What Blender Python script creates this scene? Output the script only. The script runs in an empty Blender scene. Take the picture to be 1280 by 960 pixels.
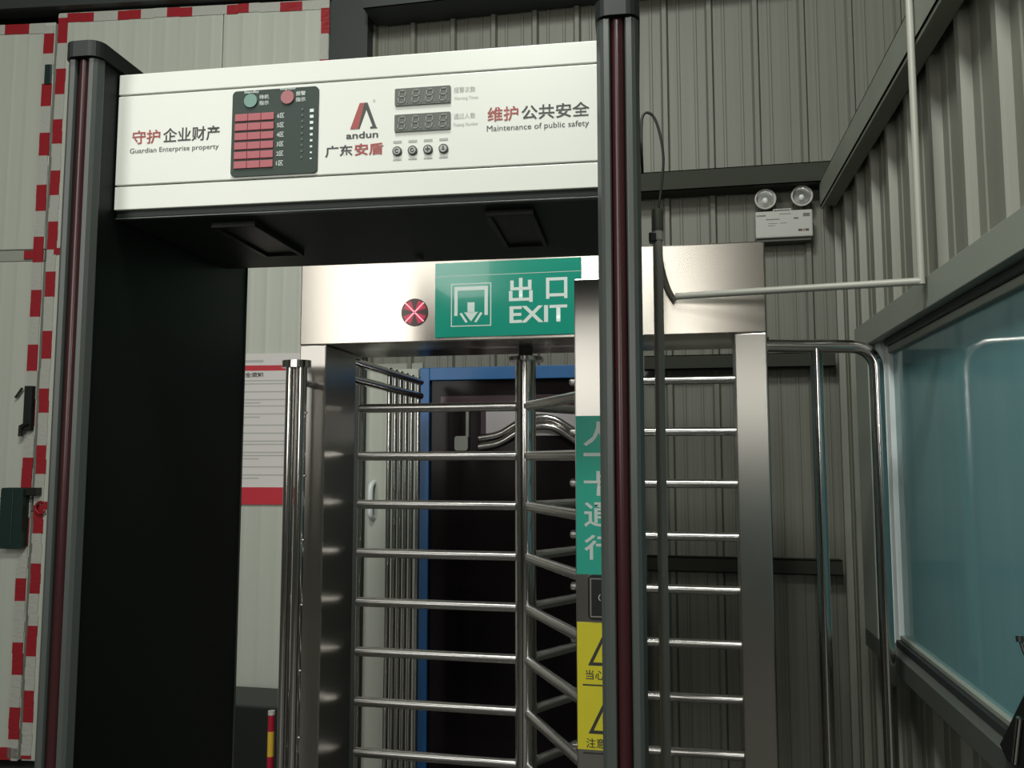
import bpy, math, random
from mathutils import Vector, Matrix
random.seed(7)
S = bpy.context.scene
COL = S.collection
rad = math.radians

# ------------------------------------------------------------------ camera
cam = bpy.data.objects.new('camera', bpy.data.cameras.new('camera'))
COL.objects.link(cam)
cam.data.sensor_width = 36.0
cam.data.lens = 1050 / 1280 * 36
cam.data.clip_start = 0.02
cam.location = (0, 0, 1.55)
cam.rotation_euler = (rad(90 + 5.17), 0, rad(11.05))
S.camera = cam

# ------------------------------------------------------------------ world, lights, exposure
W = bpy.data.worlds.new('world'); S.world = W
W.use_nodes = True
bg = W.node_tree.nodes['Background']
bg.inputs[0].default_value = (0.50, 0.85, 0.95, 1)
bg.inputs[1].default_value = 0.40


def area(name, loc, target, sx, sy, power, color):
    l = bpy.data.lights.new(name, 'AREA')
    l.shape = 'RECTANGLE'; l.size = sx; l.size_y = sy
    l.energy = power; l.color = color
    o = bpy.data.objects.new(name, l); COL.objects.link(o)
    o.location = loc
    d = Vector(target) - Vector(loc)
    o.rotation_euler = d.to_track_quat('-Z', 'Y').to_euler()
    return o


# assumed bright rear source and overhead lamp, both out of view, plus added fills
area('assumed_rear_light', (-2.9, -3.4, 3.25), (-0.9, 2.2, 2.2), 1.9, 3.4, 92, (1.0, 0.98, 0.92))  # assumed source standing free behind the camera; no opening is built there
area('added_highlight_fill', (0.15, -7.4, 2.6), (0.0, 2.0, 1.9), 0.45, 1.2, 42, (1.0, 0.97, 0.90))  # unseen strip light added for the highlight on steel header and right post
area('unseen_overhead_light', (-0.6, 0.1, 5.0), (-0.6, 2.6, 1.2), 0.7, 0.7, 105, (0.97, 1.0, 0.93))  # assumed lamp out of view, placed to suit the downward shadows
area('unseen_overhead_light', (-0.6, -3.0, 5.2), (-0.6, 2.6, 1.5), 0.7, 0.7, 100, (0.97, 1.0, 0.93))
area('side_bay_fill', (2.2, 2.2, 2.7), (1.6, 2.2, 0.5), 1.2, 1.2, 30, (0.75, 0.95, 1.0))  # unseen light added beyond the partition to backlight the filmed glass

S.view_settings.view_transform = 'Standard'
S.view_settings.look = 'None'
S.view_settings.gamma = 1.0
S.view_settings.exposure = 0.0
S.view_settings.use_curve_mapping = False


# ------------------------------------------------------------------ materials
def mat(name, col, rough=0.5, metal=0.0, spec=0.5, emit=None, estr=0.0, noise=None, bump=None, coat=0.0):
    m = bpy.data.materials.new(name); m.use_nodes = True
    nt = m.node_tree; b = nt.nodes['Principled BSDF']
    b.inputs['Base Color'].default_value = (*col, 1)
    b.inputs['Roughness'].default_value = rough
    b.inputs['Metallic'].default_value = metal
    b.inputs['Specular IOR Level'].default_value = spec
    b.inputs['Coat Weight'].default_value = coat
    if emit:
        b.inputs['Emission Color'].default_value = (*emit, 1)
        b.inputs['Emission Strength'].default_value = estr
    if noise or bump:
        tc = nt.nodes.new('ShaderNodeTexCoord'); mp = nt.nodes.new('ShaderNodeMapping')
        nt.links.new(tc.outputs['Object'], mp.inputs[0])
    if noise:  # (scale xyz, amount, roughness amount)
        sc, amt, ramt = noise
        mp.inputs['Scale'].default_value = sc
        n = nt.nodes.new('ShaderNodeTexNoise'); n.inputs['Scale'].default_value = 1.0; n.inputs['Detail'].default_value = 4
        nt.links.new(mp.outputs[0], n.inputs['Vector'])
        mx = nt.nodes.new('ShaderNodeMix'); mx.data_type = 'RGBA'
        mx.inputs[6].default_value = (*[c * (1 - amt) for c in col], 1)
        mx.inputs[7].default_value = (*[min(1, c * (1 + amt)) for c in col], 1)
        nt.links.new(n.outputs[0], mx.inputs[0]); nt.links.new(mx.outputs[2], b.inputs['Base Color'])
        if ramt:
            mr = nt.nodes.new('ShaderNodeMapRange')
            mr.inputs[1].default_value = 0.3; mr.inputs[2].default_value = 0.7
            mr.inputs[3].default_value = max(0.02, rough - ramt); mr.inputs[4].default_value = rough + ramt
            nt.links.new(n.outputs[0], mr.inputs[0]); nt.links.new(mr.outputs[0], b.inputs['Roughness'])
    if bump:
        bsc, bst = bump
        mp2 = nt.nodes.new('ShaderNodeMapping'); nt.links.new(tc.outputs['Object'], mp2.inputs[0])
        mp2.inputs['Scale'].default_value = bsc
        n2 = nt.nodes.new('ShaderNodeTexNoise'); n2.inputs['Scale'].default_value = 1.0; n2.inputs['Detail'].default_value = 2
        nt.links.new(mp2.outputs[0], n2.inputs['Vector'])
        bp = nt.nodes.new('ShaderNodeBump'); bp.inputs['Strength'].default_value = bst; bp.inputs['Distance'].default_value = 0.01
        nt.links.new(n2.outputs[0], bp.inputs['Height']); nt.links.new(bp.outputs[0], b.inputs['Normal'])
    return m


M = {}
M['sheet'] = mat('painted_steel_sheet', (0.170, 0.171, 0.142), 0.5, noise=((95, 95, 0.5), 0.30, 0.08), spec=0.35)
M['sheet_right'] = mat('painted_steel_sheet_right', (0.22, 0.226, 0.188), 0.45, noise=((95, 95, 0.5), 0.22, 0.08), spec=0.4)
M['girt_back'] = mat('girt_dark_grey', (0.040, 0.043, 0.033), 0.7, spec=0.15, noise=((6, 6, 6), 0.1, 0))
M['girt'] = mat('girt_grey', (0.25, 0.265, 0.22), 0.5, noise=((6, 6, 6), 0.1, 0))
M['beam'] = mat('dark_steel_beam', (0.03, 0.036, 0.034), 0.55)
M['frame'] = mat('window_steel_grey', (0.30, 0.33, 0.285), 0.45, noise=((5, 5, 5), 0.06, 0))
M['sill'] = mat('sill_shaded_steel', (0.085, 0.095, 0.082), 0.5)  # window steel darkened, shade on the sill put into the colour
M['rubber'] = mat('dark_gasket', (0.02, 0.026, 0.026), 0.5)
M['alu'] = mat('white_aluminium', (0.75, 0.8, 0.8), 0.3)
M['door_white'] = mat('sandwich_panel_white', (0.455, 0.475, 0.415), 0.4, noise=((14, 14, 0.4), 0.05, 0.1), bump=((16, 16, 0.05), 0.12))
def add_ribs(m, period, strength):
    nt = m.node_tree; b = nt.nodes['Principled BSDF']
    tc = nt.nodes.new('ShaderNodeTexCoord'); w = nt.nodes.new('ShaderNodeTexWave')
    w.wave_type = 'BANDS'; w.bands_direction = 'X'; w.inputs['Scale'].default_value = 0.31416 / period; w.inputs['Distortion'].default_value = 0
    cr_ = nt.nodes.new('ShaderNodeMath'); cr_.operation = 'POWER'; cr_.inputs[1].default_value = 6.0
    bp = nt.nodes.new('ShaderNodeBump'); bp.inputs['Strength'].default_value = strength; bp.inputs['Distance'].default_value = 0.003
    nt.links.new(tc.outputs['Object'], w.inputs['Vector']); nt.links.new(w.outputs['Fac'], cr_.inputs[0])
    nt.links.new(cr_.outputs[0], bp.inputs['Height'])
    old = b.inputs['Normal'].links[0].from_socket if b.inputs['Normal'].links else None
    if old: nt.links.new(old, bp.inputs['Normal'])
    nt.links.new(bp.outputs[0], b.inputs['Normal'])


add_ribs(M['door_white'], 0.085, 0.4)
M['door_strip'] = mat('panel_joint_grey', (0.3, 0.31, 0.27), 0.5)
M['tape_red'] = mat('tape_red', (0.30, 0.018, 0.025), 0.3, bump=((30, 30, 60), 0.3))
M['tape_white'] = mat('tape_white', (0.42, 0.42, 0.38), 0.28, bump=((30, 30, 60), 0.35))
M['black'] = mat('black_paint', (0.006, 0.008, 0.007), 0.45)
M['lockgreen'] = mat('lock_dark_green', (0.012, 0.03, 0.026), 0.35)
M['det_black'] = mat('detector_black', (0.0075, 0.0115, 0.0095), 0.5, spec=0.25)
M['det_under_lit'] = mat('detector_underside', (0.022, 0.031, 0.026), 0.5, spec=0.3)
M['det_grey'] = mat('detector_grey_trim', (0.070, 0.080, 0.075), 0.33, spec=0.6)
M['det_cap'] = mat('detector_cap', (0.018, 0.022, 0.021), 0.4, spec=0.35)
M['det_red'] = mat('detector_maroon_strip', (0.042, 0.011, 0.013), 0.25)
M['det_white'] = mat('detector_white', (0.80, 0.82, 0.765), 0.32)
M['disp_dark'] = mat('display_dark', (0.050, 0.068, 0.060), 0.5, spec=0.2)
M['disp_grey'] = mat('led_window_grey', (0.14, 0.155, 0.14), 0.45, spec=0.2)
M['pink'] = mat('zone_lamp_pink', (0.46, 0.14, 0.16), 0.45, spec=0.25)
M['pale_green'] = mat('status_lamp_green', (0.16, 0.31, 0.26), 0.4)
M['pale_red'] = mat('status_lamp_red', (0.38, 0.13, 0.14), 0.4)
M['t_black'] = mat('print_dark', (0.045, 0.045, 0.045), 0.5)
M['t_red'] = mat('print_red', (0.36, 0.07, 0.06), 0.5)
M['t_grey'] = mat('print_grey', (0.42, 0.43, 0.41), 0.5)
M['seg_grey'] = mat('unlit_segment', (0.27, 0.285, 0.265), 0.5)
M['t_light'] = mat('print_light', (0.66, 0.74, 0.70), 0.5)
M['t_white'] = mat('print_white', (0.72, 0.82, 0.78), 0.35)
def brushed(name, col, rough, rot, axis='Z', an=0.85):
    m = mat(name, col, rough, 1.0)
    nt = m.node_tree; b = nt.nodes['Principled BSDF']
    b.inputs['Anisotropic'].default_value = an
    b.inputs['Anisotropic Rotation'].default_value = rot
    t = nt.nodes.new('ShaderNodeTangent'); t.direction_type = 'RADIAL'; t.axis = axis
    nt.links.new(t.outputs[0], b.inputs['Tangent'])
    return m


M['steel'] = brushed('brushed_stainless', (0.52, 0.485, 0.435), 0.27, 0.25)
M['steel_v'] = brushed('brushed_stainless_vertical', (0.60, 0.58, 0.54), 0.33, 0.0)
M['chrome'] = mat('polished_stainless', (0.63, 0.61, 0.59), 0.15, 1.0)
M['bar_steel'] = brushed('satin_stainless_bar', (0.74, 0.72, 0.70), 0.27, 0.25, 'X', 0.94)
M['sign_green'] = mat('sign_green', (0.018, 0.32, 0.23), 0.16, coat=0.4)
M['stick_green'] = mat('sticker_green', (0.05, 0.50, 0.37), 0.2)
M['yellow'] = mat('sticker_yellow', (0.85, 0.76, 0.04), 0.35)
M['lens_dark'] = mat('signal_lens', (0.05, 0.02, 0.02), 0.25)
M['lens_red'] = mat('signal_lens_red', (0.25, 0.01, 0.03), 0.25, emit=(0.7, 0.02, 0.08), estr=0.35)
M['led'] = mat('led_dot', (0.9, 0.3, 0.35), 0.3, emit=(1.0, 0.25, 0.33), estr=2.2)
M['blue'] = mat('blue_paint', (0.015, 0.12, 0.33), 0.35, noise=((8, 8, 3), 0.15, 0.05))
M['dark_glass'] = mat('dark_door_glass', (0.010, 0.007, 0.008), 0.16, spec=0.12)
M['maroon'] = mat('dark_maroon', (0.035, 0.012, 0.018), 0.25)
M['grey_glare'] = mat('grey_reflection', (0.42, 0.39, 0.40), 0.25)  # colour of a pale reflection in the dark leaf
M['pvc_grey'] = mat('grey_pvc', (0.30, 0.29, 0.26), 0.45)
M['pvc_dark'] = mat('dark_pvc', (0.06, 0.065, 0.05), 0.5)
M['pvc_white'] = mat('white_pvc', (0.40, 0.40, 0.35), 0.4)
M['cable'] = mat('black_cable', (0.012, 0.014, 0.012), 0.5)
M['cable_grey'] = mat('grey_flex_conduit', (0.09, 0.085, 0.065), 0.5)
M['lamp_body'] = mat('emergency_lamp_white', (0.42, 0.42, 0.39), 0.4)
M['paper'] = mat('notice_paper', (0.66, 0.63, 0.61), 0.6)
M['notice_red'] = mat('notice_red', (0.50, 0.012, 0.03), 0.5)
M['pole_red'] = mat('pole_red', (0.36, 0.01, 0.03), 0.35)
M['pole_yellow'] = mat('pole_yellow', (0.62, 0.40, 0.04), 0.35)
M['concrete'] = mat('concrete_floor', (0.10, 0.10, 0.09), 0.6, noise=((3, 3, 3), 0.2, 0.1))
M['roof'] = mat('roof_sheet', (0.12, 0.125, 0.11), 0.6)


def glass_mat():
    m = bpy.data.materials.new('teal_film_glass'); m.use_nodes = True
    nt = m.node_tree; b = nt.nodes['Principled BSDF']
    b.inputs['Base Color'].default_value = (0.13, 0.27, 0.30, 1)
    b.inputs['Roughness'].default_value = 0.06
    b.inputs['IOR'].default_value = 1.5
    b.inputs['Transmission Weight'].default_value = 0.22
    tc = nt.nodes.new('ShaderNodeTexCoord'); mp = nt.nodes.new('ShaderNodeMapping')
    mp.inputs['Scale'].default_value = (1, 18, 0.7)
    n = nt.nodes.new('ShaderNodeTexNoise'); n.inputs['Scale'].default_value = 1.0
    mx = nt.nodes.new('ShaderNodeMix'); mx.data_type = 'RGBA'
    mx.inputs[6].default_value = (0.20, 0.43, 0.47, 1); mx.inputs[7].default_value = (0.25, 0.50, 0.53, 1)
    nt.links.new(tc.outputs['Object'], mp.inputs[0]); nt.links.new(mp.outputs[0], n.inputs['Vector'])
    nt.links.new(n.outputs[0], mx.inputs[0]); nt.links.new(mx.outputs[2], b.inputs['Base Color'])
    return m


M['glass'] = glass_mat()


# ------------------------------------------------------------------ mesh helpers
class MB:
    def __init__(s):
        s.v = []; s.f = []; s.mi = []; s.sm = []

    def add(s, vs, fs, mi=0, smooth=False):
        o = len(s.v); s.v += [tuple(v) for v in vs]
        for f in fs:
            s.f.append([i + o for i in f]); s.mi.append(mi); s.sm.append(smooth)

    def box(s, x0, x1, y0, y1, z0, z1, mi=0):
        s.add([(x0, y0, z0), (x1, y0, z0), (x1, y1, z0), (x0, y1, z0), (x0, y0, z1), (x1, y0, z1), (x1, y1, z1), (x0, y1, z1)],
              [(0, 3, 2, 1), (4, 5, 6, 7), (0, 1, 5, 4), (1, 2, 6, 5), (2, 3, 7, 6), (3, 0, 4, 7)], mi)
        return s

    def prism(s, poly, axis, a, b, mi=0, smooth=False):
        """poly: 2D points counter-clockwise; extruded along axis from a to b"""
        def P(u, v, w):
            return {'x': (w, u, v), 'y': (u, w, v), 'z': (u, v, w)}[axis]
        n = len(poly)
        vs = [P(u, v, a) for u, v in poly] + [P(u, v, b) for u, v in poly]
        fl = axis == 'y'
        def fix(f): return f[::-1] if fl else f
        s.add(vs, [fix([i, (i + 1) % n, n + (i + 1) % n, n + i]) for i in range(n)], mi, smooth)
        s.add(vs, [fix(list(range(n))[::-1]), fix([n + i for i in range(n)])], mi, False)
        return s

    def tube(s, pts, r, seg=16, mi=0, caps=True):
        pts = [Vector(p) for p in pts]; n = len(pts)
        rs = r if isinstance(r, (list, tuple)) else [r] * n
        t0 = (pts[1] - pts[0]).normalized()
        up = Vector((0, 0, 1)) if abs(t0.z) < 0.9 else Vector((1, 0, 0))
        u = t0.cross(up).normalized()
        vs = []
        for i, p in enumerate(pts):
            t = ((pts[i] - pts[i - 1]).normalized() if i else t0)
            t2 = ((pts[i + 1] - pts[i]).normalized() if i < n - 1 else t)
            t = (t + t2).normalized()
            u = (u - t * u.dot(t)).normalized(); w = t.cross(u)
            for k in range(seg):
                a = 2 * math.pi * k / seg
                vs.append(p + (u * math.cos(a) + w * math.sin(a)) * rs[i])
        fs = []
        for i in range(n - 1):
            for k in range(seg):
                k2 = (k + 1) % seg
                fs.append((i * seg + k, i * seg + k2, (i + 1) * seg + k2, (i + 1) * seg + k))
        s.add(vs, fs, mi, True)
        if caps:
            s.add(vs[:seg] + vs[-seg:], [list(range(seg))[::-1], [seg + k for k in range(seg)]], mi, False)
        return s

    def disc(s, c, r, y0, y1, seg=32, mi=0):
        """disc facing -Y"""
        poly = [(c[0] + r * math.cos(2 * math.pi * k / seg), c[1] + r * math.sin(2 * math.pi * k / seg)) for k in range(seg)]
        return s.prism(poly, 'y', y0, y1, mi)

    def mesh(s, name, mats):
        me = bpy.data.meshes.new(name)
        me.from_pydata(s.v, [], s.f)
        for m in (mats if isinstance(mats, (list, tuple)) else [mats]):
            me.materials.append(m)
        me.polygons.foreach_set('material_index', s.mi)
        me.polygons.foreach_set('use_smooth', s.sm)
        me.update()
        return me

    def obj(s, name, mats, parent=None, bevel=0.0, loc=(0, 0, 0), rot=(0, 0, 0)):
        o = bpy.data.objects.new(name, s.mesh(name, mats)); COL.objects.link(o)
        o.location = loc; o.rotation_euler = rot
        if parent: o.parent = parent
        if bevel:
            b = o.modifiers.new('bevel', 'BEVEL'); b.width = bevel; b.segments = 2; b.limit_method = 'ANGLE'; b.angle_limit = rad(40)
        return o


def rrect(x0, x1, z0, z1, r, seg=5):
    pts = []
    for cx, cz, a0 in ((x1 - r, z0 + r, -90), (x1 - r, z1 - r, 0), (x0 + r, z1 - r, 90), (x0 + r, z0 + r, 180)):
        for k in range(seg + 1):
            a = rad(a0 + 90 * k / seg); pts.append((cx + r * math.cos(a), cz + r * math.sin(a)))
    return pts


def empty(name, loc=(0, 0, 0), rz=0.0):
    o = bpy.data.objects.new(name, None); COL.objects.link(o)
    o.location = loc; o.rotation_euler = (0, 0, rz); o.empty_display_size = 0.1
    return o


def tag(o, label, cat, group=None):
    o['label'] = label; o['category'] = cat
    if group: o['group'] = group
    return o


def struct(o, label=None):
    o['kind'] = 'structure'
    if label: o['label'] = label
    return o


def dup(o, parent, loc=None, rot=None):
    c = o.copy(); COL.objects.link(c); c.parent = parent
    if loc is not None: c.location = loc
    if rot is not None: c.rotation_euler = rot
    return c


def arc(c, r, a0, a1, n, plane='xz'):
    out = []
    for k in range(n + 1):
        a = rad(a0 + (a1 - a0) * k / n)
        u, v = r * math.cos(a), r * math.sin(a)
        out.append((c[0] + u, c[1], c[2] + v) if plane == 'xz' else (c[0] + u, c[1] + v, c[2]))
    return out


def smooth_path(pts, n=6):
    P = [Vector(p) for p in pts]; out = []
    for i in range(len(P) - 1):
        p0 = P[max(0, i - 1)]; p1 = P[i]; p2 = P[i + 1]; p3 = P[min(len(P) - 1, i + 2)]
        for k in range(n):
            t = k / n
            out.append(0.5 * ((2 * p1) + (-p0 + p2) * t + (2 * p0 - 5 * p1 + 4 * p2 - p3) * t * t + (-p0 + 3 * p1 - 3 * p2 + p3) * t ** 3))
    out.append(P[-1]); return out


DG = None
def lettering(text, m, parent, x0, x1, z0, z1, y, bold=0.0, name='lettering', italic=0.0):
    """flat print facing -Y that fills the rectangle x0..x1, z0..z1 on the plane y"""
    cu = bpy.data.curves.new(name, 'FONT'); cu.body = text; cu.size = 1.0; cu.resolution_u = 3; cu.offset = bold; cu.shear = italic
    t = bpy.data.objects.new(name, cu); COL.objects.link(t)
    bpy.context.view_layer.update()
    me = bpy.data.meshes.new_from_object(t.evaluated_get(bpy.context.evaluated_depsgraph_get()))
    bpy.data.objects.remove(t); bpy.data.curves.remove(cu)
    xs = [v.co.x for v in me.vertices]; ys = [v.co.y for v in me.vertices]
    if not xs: return None
    a, b, c, d = min(xs), max(xs), min(ys), max(ys)
    for v in me.vertices:
        v.co = (x0 + (v.co.x - a) / (b - a) * (x1 - x0), y, z0 + (v.co.y - c) / max(1e-6, d - c) * (z1 - z0))
    me.materials.clear(); me.materials.append(m); me.name = name
    o = bpy.data.objects.new(name, me); COL.objects.link(o)
    if parent: o.parent = parent
    return o


# ================================================================== THE SETTING
X_L, Y_R = -6.0, -7.6          # far left and rear limits of the hall
struct(MB().box(X_L, 3.4, Y_R - 0.1, 4.1, -0.1, 0).obj('floor', M['concrete']))
struct(MB().box(X_L, 3.4, Y_R - 0.1, 4.1, 5.3, 5.4).obj('ceiling', M['roof']))
struct(MB().box(X_L - 0.1, X_L, Y_R - 0.1, 4.1, 0, 5.3).obj('wall_left', M['roof']))
rear = MB()
rear.box(X_L, 3.4, Y_R - 0.1, Y_R, 0, 5.3)
struct(rear.obj('wall_rear', M['roof']))


def sheet_profile(pitch, h, base, top, thick=0.002):
    """plan outline of one ribbed sheet strip: u along the wall, v into the room; the rib stands at its middle"""
    m = pitch / 2
    pts = [(0, 0), (m * 0.30, 0), (m * 0.34, 0.0035), (m * 0.42, 0.0035), (m * 0.46, 0),
           (m - base / 2, 0), (m - top / 2, h), (m + top / 2, h), (m + base / 2, 0),
           (m * 1.54, 0), (m * 1.58, 0.0035), (m * 1.66, 0.0035), (m * 1.70, 0), (pitch, 0)]
    return pts


def sheet_mesh(name, prof, z0, z1, wall):
    b = MB(); n = len(prof)
    def P(u, v, z):
        return (u, -v, z) if wall == 'back' else (-v, u, z)
    vs = [P(u, v, z0) for u, v in prof] + [P(u, v, z1) for u, v in prof]
    vs += [P(u, v - 0.004, z0) for u, v in prof] + [P(u, v - 0.004, z1) for u, v in prof]
    fs = []
    for i in range(n - 1):
        q = [i, i + 1, n + i + 1, n + i]
        fs.append(q if wall == 'back' else q[::-1])
        q2 = [2 * n + i, 3 * n + i, 3 * n + i + 1, 2 * n + i + 1]
        fs.append(q2 if wall == 'back' else q2[::-1])
    fs.append([n, 2 * n - 1, 4 * n - 1, 3 * n]) if False else None
    b.add(vs, fs)
    return b


# back wall: backing plus one ribbed strip per rib
wb = struct(MB().box(X_L, 3.4, 4.03, 4.1, 0, 5.3).obj('wall_back', M['roof']))
prof = sheet_profile(0.2125, 0.022, 0.040, 0.020)
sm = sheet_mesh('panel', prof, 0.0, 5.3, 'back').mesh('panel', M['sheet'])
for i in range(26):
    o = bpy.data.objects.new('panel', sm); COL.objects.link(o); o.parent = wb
    o.location = (0.613 - 0.10625 - 0.2125 * (i - 13), 4.0, 0)
# right wall: strips broken by the window opening
WY0, WY1, WZ0, WZ1 = 0.75, 3.2, 0.90, 2.03
struct(MB().box(3.3, 3.4, Y_R, 4.03, 0, 5.3).obj('wall_outer', M['roof']))
PTOP = 2.80
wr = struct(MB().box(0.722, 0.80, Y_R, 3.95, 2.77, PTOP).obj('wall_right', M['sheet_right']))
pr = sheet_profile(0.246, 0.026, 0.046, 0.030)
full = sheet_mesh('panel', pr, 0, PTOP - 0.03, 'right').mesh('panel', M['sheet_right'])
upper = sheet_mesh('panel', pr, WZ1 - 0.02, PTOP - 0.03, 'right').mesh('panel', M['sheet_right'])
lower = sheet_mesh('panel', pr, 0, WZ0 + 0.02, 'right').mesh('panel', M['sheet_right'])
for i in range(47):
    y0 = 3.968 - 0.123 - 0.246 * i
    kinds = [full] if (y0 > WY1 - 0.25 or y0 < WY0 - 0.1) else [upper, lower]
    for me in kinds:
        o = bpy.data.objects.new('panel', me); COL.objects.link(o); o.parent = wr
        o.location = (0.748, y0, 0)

# girts (horizontal rails on the sheets)
def girt(name, axis, a0, a1, z0, z1, d0, d1, m):
    b = MB()
    lip = 0.012
    if axis == 'x':
        b.box(a0, a1, d0, d1, z1 - 0.004, z1); b.box(a0, a1, d0, d1, z0, z0 + 0.004)
        b.box(a0, a1, d0, d0 + 0.004, z0, z1)
    else:
        b.box(d0, d1, a0, a1, z1 - 0.004, z1); b.box(d0, d1, a0, a1, z0, z0 + 0.004)
        b.box(d0, d0 + 0.004, a0, a1, z0, z1)
        b.box(d0 + 0.004, d0 + 0.010, a0, a1, z0 - lip, z0)
    return struct(b.obj(name, m))


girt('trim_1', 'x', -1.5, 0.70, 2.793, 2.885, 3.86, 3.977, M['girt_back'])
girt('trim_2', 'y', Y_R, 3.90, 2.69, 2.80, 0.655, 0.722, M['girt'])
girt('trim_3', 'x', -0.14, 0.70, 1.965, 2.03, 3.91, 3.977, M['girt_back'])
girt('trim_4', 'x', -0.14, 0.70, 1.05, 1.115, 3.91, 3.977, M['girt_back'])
girt('trim_5', 'x', -1.5, 0.66, 3.80, 3.95, 3.80, 3.977, M['beam'])  # dark rail stands in for the shadow along the wall top
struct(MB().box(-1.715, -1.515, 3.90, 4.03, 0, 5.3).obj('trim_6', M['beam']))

# window in the right wall
win = struct(empty('window_1', (0.73, 2.0, WZ0)))
win['label'] = 'long window with grey steel surround and teal filmed glass in the right wall'
def wbox(name, m, x0, x1, y0, y1, z0, z1, bevel=0.002):
    return MB().box(x0 - 0.73, x1 - 0.73, y0 - 2.0, y1 - 2.0, z0 - WZ0, z1 - WZ0).obj(name, m, win, bevel)
wbox('window_header', M['frame'], 0.66, 0.78, WY0 - 0.05, 3.30, 1.953, 2.036)
wbox('window_sill', M['sill'], 0.66, 0.78, WY0 - 0.05, 3.30, 0.885, 0.945)
wbox('jamb', M['frame'], 0.66, 0.78, 3.10, 3.30, 0.945, 1.953)
wbox('jamb', M['frame'], 0.66, 0.78, WY0 - 0.05, WY0 + 0.1, 0.945, 1.953)
wbox('sash', M['alu'], 0.685, 0.74, 3.04, 3.10, 0.945, 1.953, 0.004)
wbox('sash', M['alu'], 0.700, 0.74, 2.985, 3.04, 0.945, 1.953, 0.004)
wbox('sash_rail', M['rubber'], 0.690, 0.74, 0.85, 2.985, 0.945, 0.968, 0.003)
wbox('sash_rail', M['frame'], 0.703, 0.74, 0.85, 2.985, 0.968, 0.982, 0.002)
wbox('sash_rail', M['rubber'], 0.69, 0.74, 0.85, 2.985, 1.93, 1.953, 0.003)
wbox('sash_rail', M['frame'], 0.70, 0.74, 0.85, 2.985, 1.908, 1.93, 0.003)
wbox('pane', M['glass'], 0.717, 0.723, 0.85, 2.985, 0.982, 1.908, 0)

# big white panel doors on the left
DA = rad(5.65)
DO = Vector((-1.738, 3.93, 0))
struct(MB().box(-3.6, 0.15, -0.05, 0.05, 3.962, 5.3).obj('trim_7', M['beam'], loc=DO, rot=(0, 0, DA)))
def leaf(name, label):
    e = struct(empty(name, DO, DA)); e['label'] = label; return e
# local coordinates: x along the leaf (0 at the right end, negative to the left), front face at y = 0
d2 = leaf('door_2', 'white panel door leaf with red and white tape along its edges')
d1 = leaf('door_1', 'white panel door leaf at far left with dark latch box')
SX = -1.505
def dbox(par, name, m, x0, x1, y0, y1, z0, z1, bevel=0.003):
    return MB().box(x0, x1, y0, y1, z0, z1).obj(name, m, par, bevel)
dbox(d2, 'panel', M['door_white'], -0.572, -0.0, 0, 0.05, 0.06, 3.95)
dbox(d2, 'panel', M['door_white'], SX + 0.008, -0.576, 0, 0.05, 0.06, 3.95)
for z0, z1 in ((0.06, 1.285), (1.355, 2.59), (2.655, 3.90)):
    dbox(d1, 'panel', M['door_white'], -3.4, SX - 0.008, 0, 0.05, z0, z1)
for z0, z1 in ((1.288, 1.352), (2.593, 2.652)):
    dbox(d1, 'joint_strip', M['door_strip'], -3.4, SX - 0.008, 0.004, 0.05, z0, z1)
def tape(par, x0, x1, z0, z1, along, reds, y=-0.003):
    """one strip of hazard tape; reds: list of (start, end) along its length"""
    b = MB()
    lo, hi = (z0, z1) if along == 'z' else (x0, x1)
    cuts = sorted({lo, hi, *[c for r in reds for c in r if lo < c < hi]})
    for a, c in zip(cuts, cuts[1:]):
        mid = (a + c) / 2; mi = 0 if any(r0 <= mid <= r1 for r0, r1 in reds) else 1
        n = max(1, int((c - a) / 0.05))
        for k in range(n):
            p, q = a + (c - a) * k / n, a + (c - a) * (k + 1) / n
            j = random.uniform(-0.003, 0.003)
            if along == 'z': b.box(x0 + j, x1 + j, y - 0.0012, 0, p, q, mi)
            else: b.box(p, q, y - 0.0012, 0, z0 + j, z1 + j, mi)
    return b.obj('hazard_tape', [M['tape_red'], M['tape_white']], par)
def zz(y): return 1.55 + (575 - y) * 0.00418
tape(d2, SX + 0.010, SX + 0.062, 0.07, 3.94, 'z',
     [(zz(b), zz(a)) for a, b in ((8, 42), (76, 110), (143, 175), (210, 242), (276, 312), (340, 372), (415, 450), (487, 517), (557, 592), (630, 664), (700, 736), (774, 810), (850, 887), (925, 940))])
tape(d1, SX - 0.066, SX - 0.010, 0.07, 3.88, 'z',
     [(zz(b), zz(a)) for a, b in ((28, 55), (95, 125), (160, 190), (228, 262), (295, 328), (363, 397), (432, 465), (500, 534), (572, 610), (645, 680), (718, 745), (794, 832), (870, 907))])
tape(d2, SX + 0.06, -0.0, 3.895, 3.945, 'x', [(SX + 0.02, SX + 0.21), (SX + 0.345, SX + 0.475), (SX + 0.62, SX + 0.76), (SX + 0.95, SX + 1.07), (SX + 1.24, SX + 1.36)])
tape(d1, -2.4, SX - 0.066, 3.84, 3.895, 'x', [(-1.80, -1.66), (-2.10, -1.95), (-2.38, -2.25)])
tape(d2, -0.045, 0.0, 0.07, 3.9, 'z', [(3.76, 3.90), (3.48, 3.62), (3.20, 3.34), (2.92, 3.06), (2.64, 2.78), (2.36, 2.5)])
tape(d1, -1.66, SX - 0.01, 0.06, 0.12, 'x', [(-1.66, -1.55)])
tape(d1, SX - 0.115, SX - 0.05, 2.60, 2.645, 'x', [(SX - 0.115, SX - 0.05)], -0.005)
tape(d2, SX + 0.05, SX + 0.105, 2.62, 2.655, 'x', [(SX + 0.05, SX + 0.105)], -0.005)
tape(d2, SX + 0.05, SX + 0.105, 1.30, 1.34, 'x', [(SX + 0.05, SX + 0.105)], -0.005)
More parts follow.
